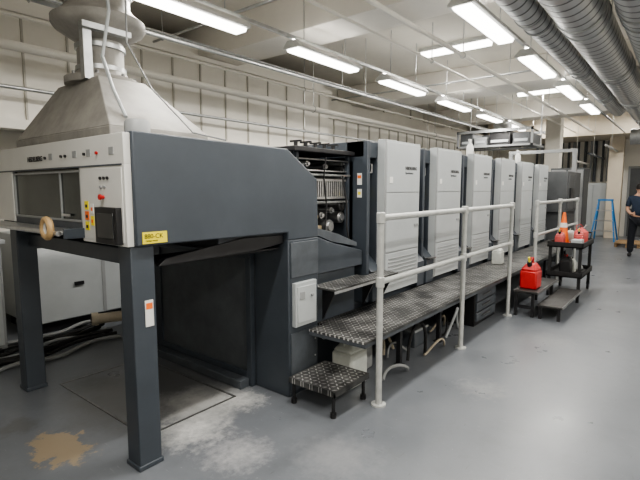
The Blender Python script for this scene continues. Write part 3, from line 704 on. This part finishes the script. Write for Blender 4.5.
def bottle(x, y, z, lab):
    e = root('spray_bottle', (x, y, z), lab, 'bottle', 'bottles on the press')
    put('body', M().lathe((x, y, z), [(.045, 0), (.05, .01), (.05, .15), (.03, .19), (.016, .21), (.016, .235), (0, .235)], 18), PAPER, e)
    put('trigger_head', M().box(x-.05, x+.02, y-.012, y+.012, z+.23, z+.26).box(x-.035, x-.025, y-.008, y+.008, z+.18, z+.235), PAPER, e)
for x in (6.7, 9.1): bottle(x, 2.55, 2.06, 'white plastic spray bottle on top of a printing unit')

# ------------------------------------------------------------------ left side clutter
cb = root('gray_cabinet', (1.3, 5.3, 0), 'gray metal machine cabinet beside the press', 'cabinet')
put('body', M().box(.9, 1.50, 5.1, 5.7, .05, 1.08), LGRAY2, cb, bevel=.01)
put('top', M().box(.87, 1.53, 5.07, 5.73, 1.08, 1.12), LGRAY, cb, bevel=.005)
put('door', M().box(.93, 1.47, 5.085, 5.1, .1, 1.04), LGRAY, cb)
for zz in (.2, .5, .8): put('vent', M().box(1.50, 1.51, 5.2, 5.6, zz, zz+.12), BLACK, cb)
put('plinth', M().box(.93, 1.47, 5.13, 5.67, 0, .05), BLACK, cb)
c2 = root('machine_cover', (2.8, 5.9, 0), 'pale rounded metal machine cover by the wall', 'machine')
pr = [(5.45, .12)]
for i in range(9):
    a = math.pi/2*i/8; pr.append((5.80-.35*math.cos(a), .75+.35*math.sin(a)))
pr += [(6.35, 1.10), (6.35, .12)]
put('shell', M().prism(pr, 'x', 1.85, 3.6), LGRAY, c2, bevel=.012)
put('base', M().box(1.9, 3.55, 5.5, 6.3, 0, .12), BLACK, c2)
put('seam_band', M().prism([(y-.004 if y < 6 else y, z+.004) for y, z in pr], 'x', 2.62, 2.66), LGRAY2, c2)
put('latch', M().box(2.3, 2.4, 5.43, 5.45, .5, .54), BLACK, c2)
mc = root('pump_unit', (2.9, 4.75, 0), 'dark compressor unit on the floor behind the delivery', 'pump')
put('base', M().box(2.6, 3.3, 4.45, 5.0, .0, .35), DARK, mc, bevel=.01)
put('motor', M().cyl((2.65, 4.72, .52), (3.1, 4.72, .52), .17, seg=24).cyl((3.1, 4.72, .52), (3.2, 4.72, .52), .05), BLACK, mc)
put('intake_pipe', M().cyl((2.62, 4.72, .22), (2.25, 4.86, .22), .055, seg=24).cyl((2.27, 4.852, .22), (2.21, 4.875, .22), .07, seg=24), BEIGE, mc)
for j in range(10):
    pts = []
    for i in range(22):
        pts.append((1.15+i*.06+.03*math.sin(j+i*.4), 4.55+.07*j+.06*math.sin(i*.45+j*.7)+.008*i, .02+.024*(j % 3)+.012*math.sin(i*.3+j)**2))
    put('floor_cable', M().sweep(pts, .019, 8), RUB if j % 4 else LGRAY2, None, ('black' if j % 4 else 'gray')+' cable lying loosely on the floor', cat='cable', group='cables on the floor by the press')

fp = root('floor_plate', (1.9, 3.3, 0), 'thin steel outline frame set in the stained floor', 'floor plate')
put('frame', M().box(1.50, 1.515, 2.64, 3.95, 0, .004).box(2.245, 2.26, 2.64, 3.95, 0, .004).box(1.515, 2.245, 2.64, 2.655, 0, .004).box(1.515, 2.245, 3.935, 3.95, 0, .004), DSTEEL, fp)

# ------------------------------------------------------------------ person
def skinned(name, verts, edges, radii, m, parent=None, rootv=0, sub=2):
    me = bpy.data.meshes.new(name); me.from_pydata(verts, edges, [])
    o = bpy.data.objects.new(name+'_t', me); COL.objects.link(o)
    o.modifiers.new('s', 'SKIN')
    for i, d in enumerate(me.skin_vertices[0].data):
        rr = radii[i]; d.radius = rr if isinstance(rr, tuple) else (rr, rr); d.use_root = (i == rootv)
    sb = o.modifiers.new('u', 'SUBSURF'); sb.levels = sub
    dg = bpy.context.evaluated_depsgraph_get(); dg.update()
    nm = bpy.data.meshes.new_from_object(o.evaluated_get(dg)); bpy.data.objects.remove(o)
    nm.materials.clear(); nm.materials.append(m)
    for p in nm.polygons: p.use_smooth = True; p.material_index = 0
    ob = bpy.data.objects.new(name, nm); COL.objects.link(ob)
    org = W[parent] if parent else Vector(verts[0])
    nm.transform(Matrix.Translation(-org))
    return fin(ob, org, parent, None, None, None, None)
PX, PY = 13.2, .89
per = root('person', (PX, PY, 0), 'person in dark navy work clothes standing with bent arms', 'person')
def P(x, y, z): return (PX+x, PY+y, z)
V = [P(0, 0, .95), P(0, 0, 1.15), P(-.02, 0, 1.36), P(-.02, 0, 1.47), P(-.03, 0, 1.55), P(-.04, 0, 1.63),
     P(-.02, .19, 1.39), P(-.02, .25, 1.12), P(-.20, .16, 1.02), P(-.27, .11, 1.03),
     P(-.02, -.19, 1.39), P(.0, -.26, 1.12), P(-.18, -.18, 1.00), P(-.25, -.14, 1.01),
     P(0, .10, .88), P(-.02, .13, .50), P(0, .14, .09), P(0, -.10, .88), P(-.03, -.13, .50), P(.02, -.15, .09)]
E = [(0, 1), (1, 2), (2, 3), (3, 4), (4, 5), (2, 6), (6, 7), (7, 8), (8, 9), (2, 10), (10, 11), (11, 12), (12, 13), (0, 14), (14, 15), (15, 16), (0, 17), (17, 18), (18, 19)]
R = [(.12, .15), (.11, .14), (.11, .16), .055, .085, .08, .055, .043, .032, .03, .055, .043, .032, .03, .085, .06, .045, .085, .06, .045]
skinned('body', V, E, R, SKIN, per)
skinned('shirt', [P(0, 0, .93), P(0, 0, 1.15), P(-.02, 0, 1.36), P(-.02, 0, 1.45), P(-.02, .19, 1.39), P(-.02, .245, 1.16), P(-.02, -.19, 1.39), P(0, -.255, 1.16)],
        [(0, 1), (1, 2), (2, 3), (2, 4), (4, 5), (2, 6), (6, 7)], [(.15, .18), (.14, .17), (.14, .18), .07, .075, .06, .075, .06], NAVY, per)
skinned('trousers', [P(0, 0, .96), P(0, .10, .86), P(-.02, .13, .50), P(0, .14, .07), P(0, -.10, .86), P(-.03, -.13, .50), P(.02, -.15, .07)],
        [(0, 1), (1, 2), (2, 3), (0, 4), (4, 5), (5, 6)], [(.145, .175), .11, .08, .07, .11, .08, .07], TROU, per)
for yy, xx in ((.14, 0), (-.15, .02)):
    skinned('shoe', [P(xx+.05, yy, .045), P(xx-.06, yy, .045), P(xx-.17, yy, .035)], [(0, 1), (1, 2)], [.045, .05, .034], RUB, per)
put('hair', M().lathe(P(-.03, 0, 1.595), [(.096, 0), (.102, .05), (.09, .10), (.05, .135), (0, .14)], 20), HAIR, per)
for s in (1, -1):
    put('eye', M().lathe(P(-.118, .03*s, 1.585), [(0, 0), (.009, .006), (.009, .012), (0, .018)], 8), BLACK, per)
    put('ear', M().lathe(P(-.03, .088*s, 1.565), [(0, 0), (.012, .015), (.014, .04), (0, .055)], 8), SKIN, per)
    hx, hy2, hz = (-.27, .11, 1.03) if s > 0 else (-.25, -.14, 1.01)
    for j in range(4):
        o = (j-1.5)*.019
        skinned('finger', [P(hx-.01, hy2-s*.01, hz+o), P(hx-.055, hy2-s*.02, hz+o-.004), P(hx-.075, hy2-s*.05, hz+o-.012)], [(0, 1), (1, 2)], [.0095, .009, .0075], SKIN, per, sub=1)
    skinned('thumb', [P(hx+.01, hy2-s*.01, hz+.03), P(hx-.03, hy2-s*.035, hz+.045)], [(0, 1)], [.011, .009], SKIN, per, sub=1)
put('nose', M().frustum((PX-.145, PX-.11, PY-.014, PY+.014), 1.545, (PX-.122, PX-.11, PY-.006, PY+.006), 1.59), SKIN, per)
put('mouth', M().box(PX-.121, PX-.11, PY-.02, PY+.02, 1.522, 1.528), RED, per)

# ------------------------------------------------------------------ world, camera
w = bpy.data.worlds.new('world'); bpy.context.scene.world = w; w.use_nodes = True
w.node_tree.nodes['Background'].inputs[0].default_value = (.5, .5, .5, 1); w.node_tree.nodes['Background'].inputs[1].default_value = .3
bpy.context.scene.view_settings.view_transform = 'AgX'
try: bpy.context.scene.view_settings.look = 'AgX - Medium High Contrast'
except Exception: pass
bpy.context.scene.view_settings.exposure = .12
cam = bpy.data.cameras.new('camera'); co = bpy.data.objects.new('camera', cam); COL.objects.link(co)
cam.sensor_width = 36; cam.lens = 460/640*36; cam.clip_start = .05
co.location = (0, 0, 1.6)
F = Vector((.7763, .6206, -.1102)); Rr = Vector((.6244, -.7811, 0)); U = Rr.cross(F)
co.rotation_euler = Matrix((Rr.normalized(), U.normalized(), -F.normalized())).transposed().to_euler()
bpy.context.scene.camera = co
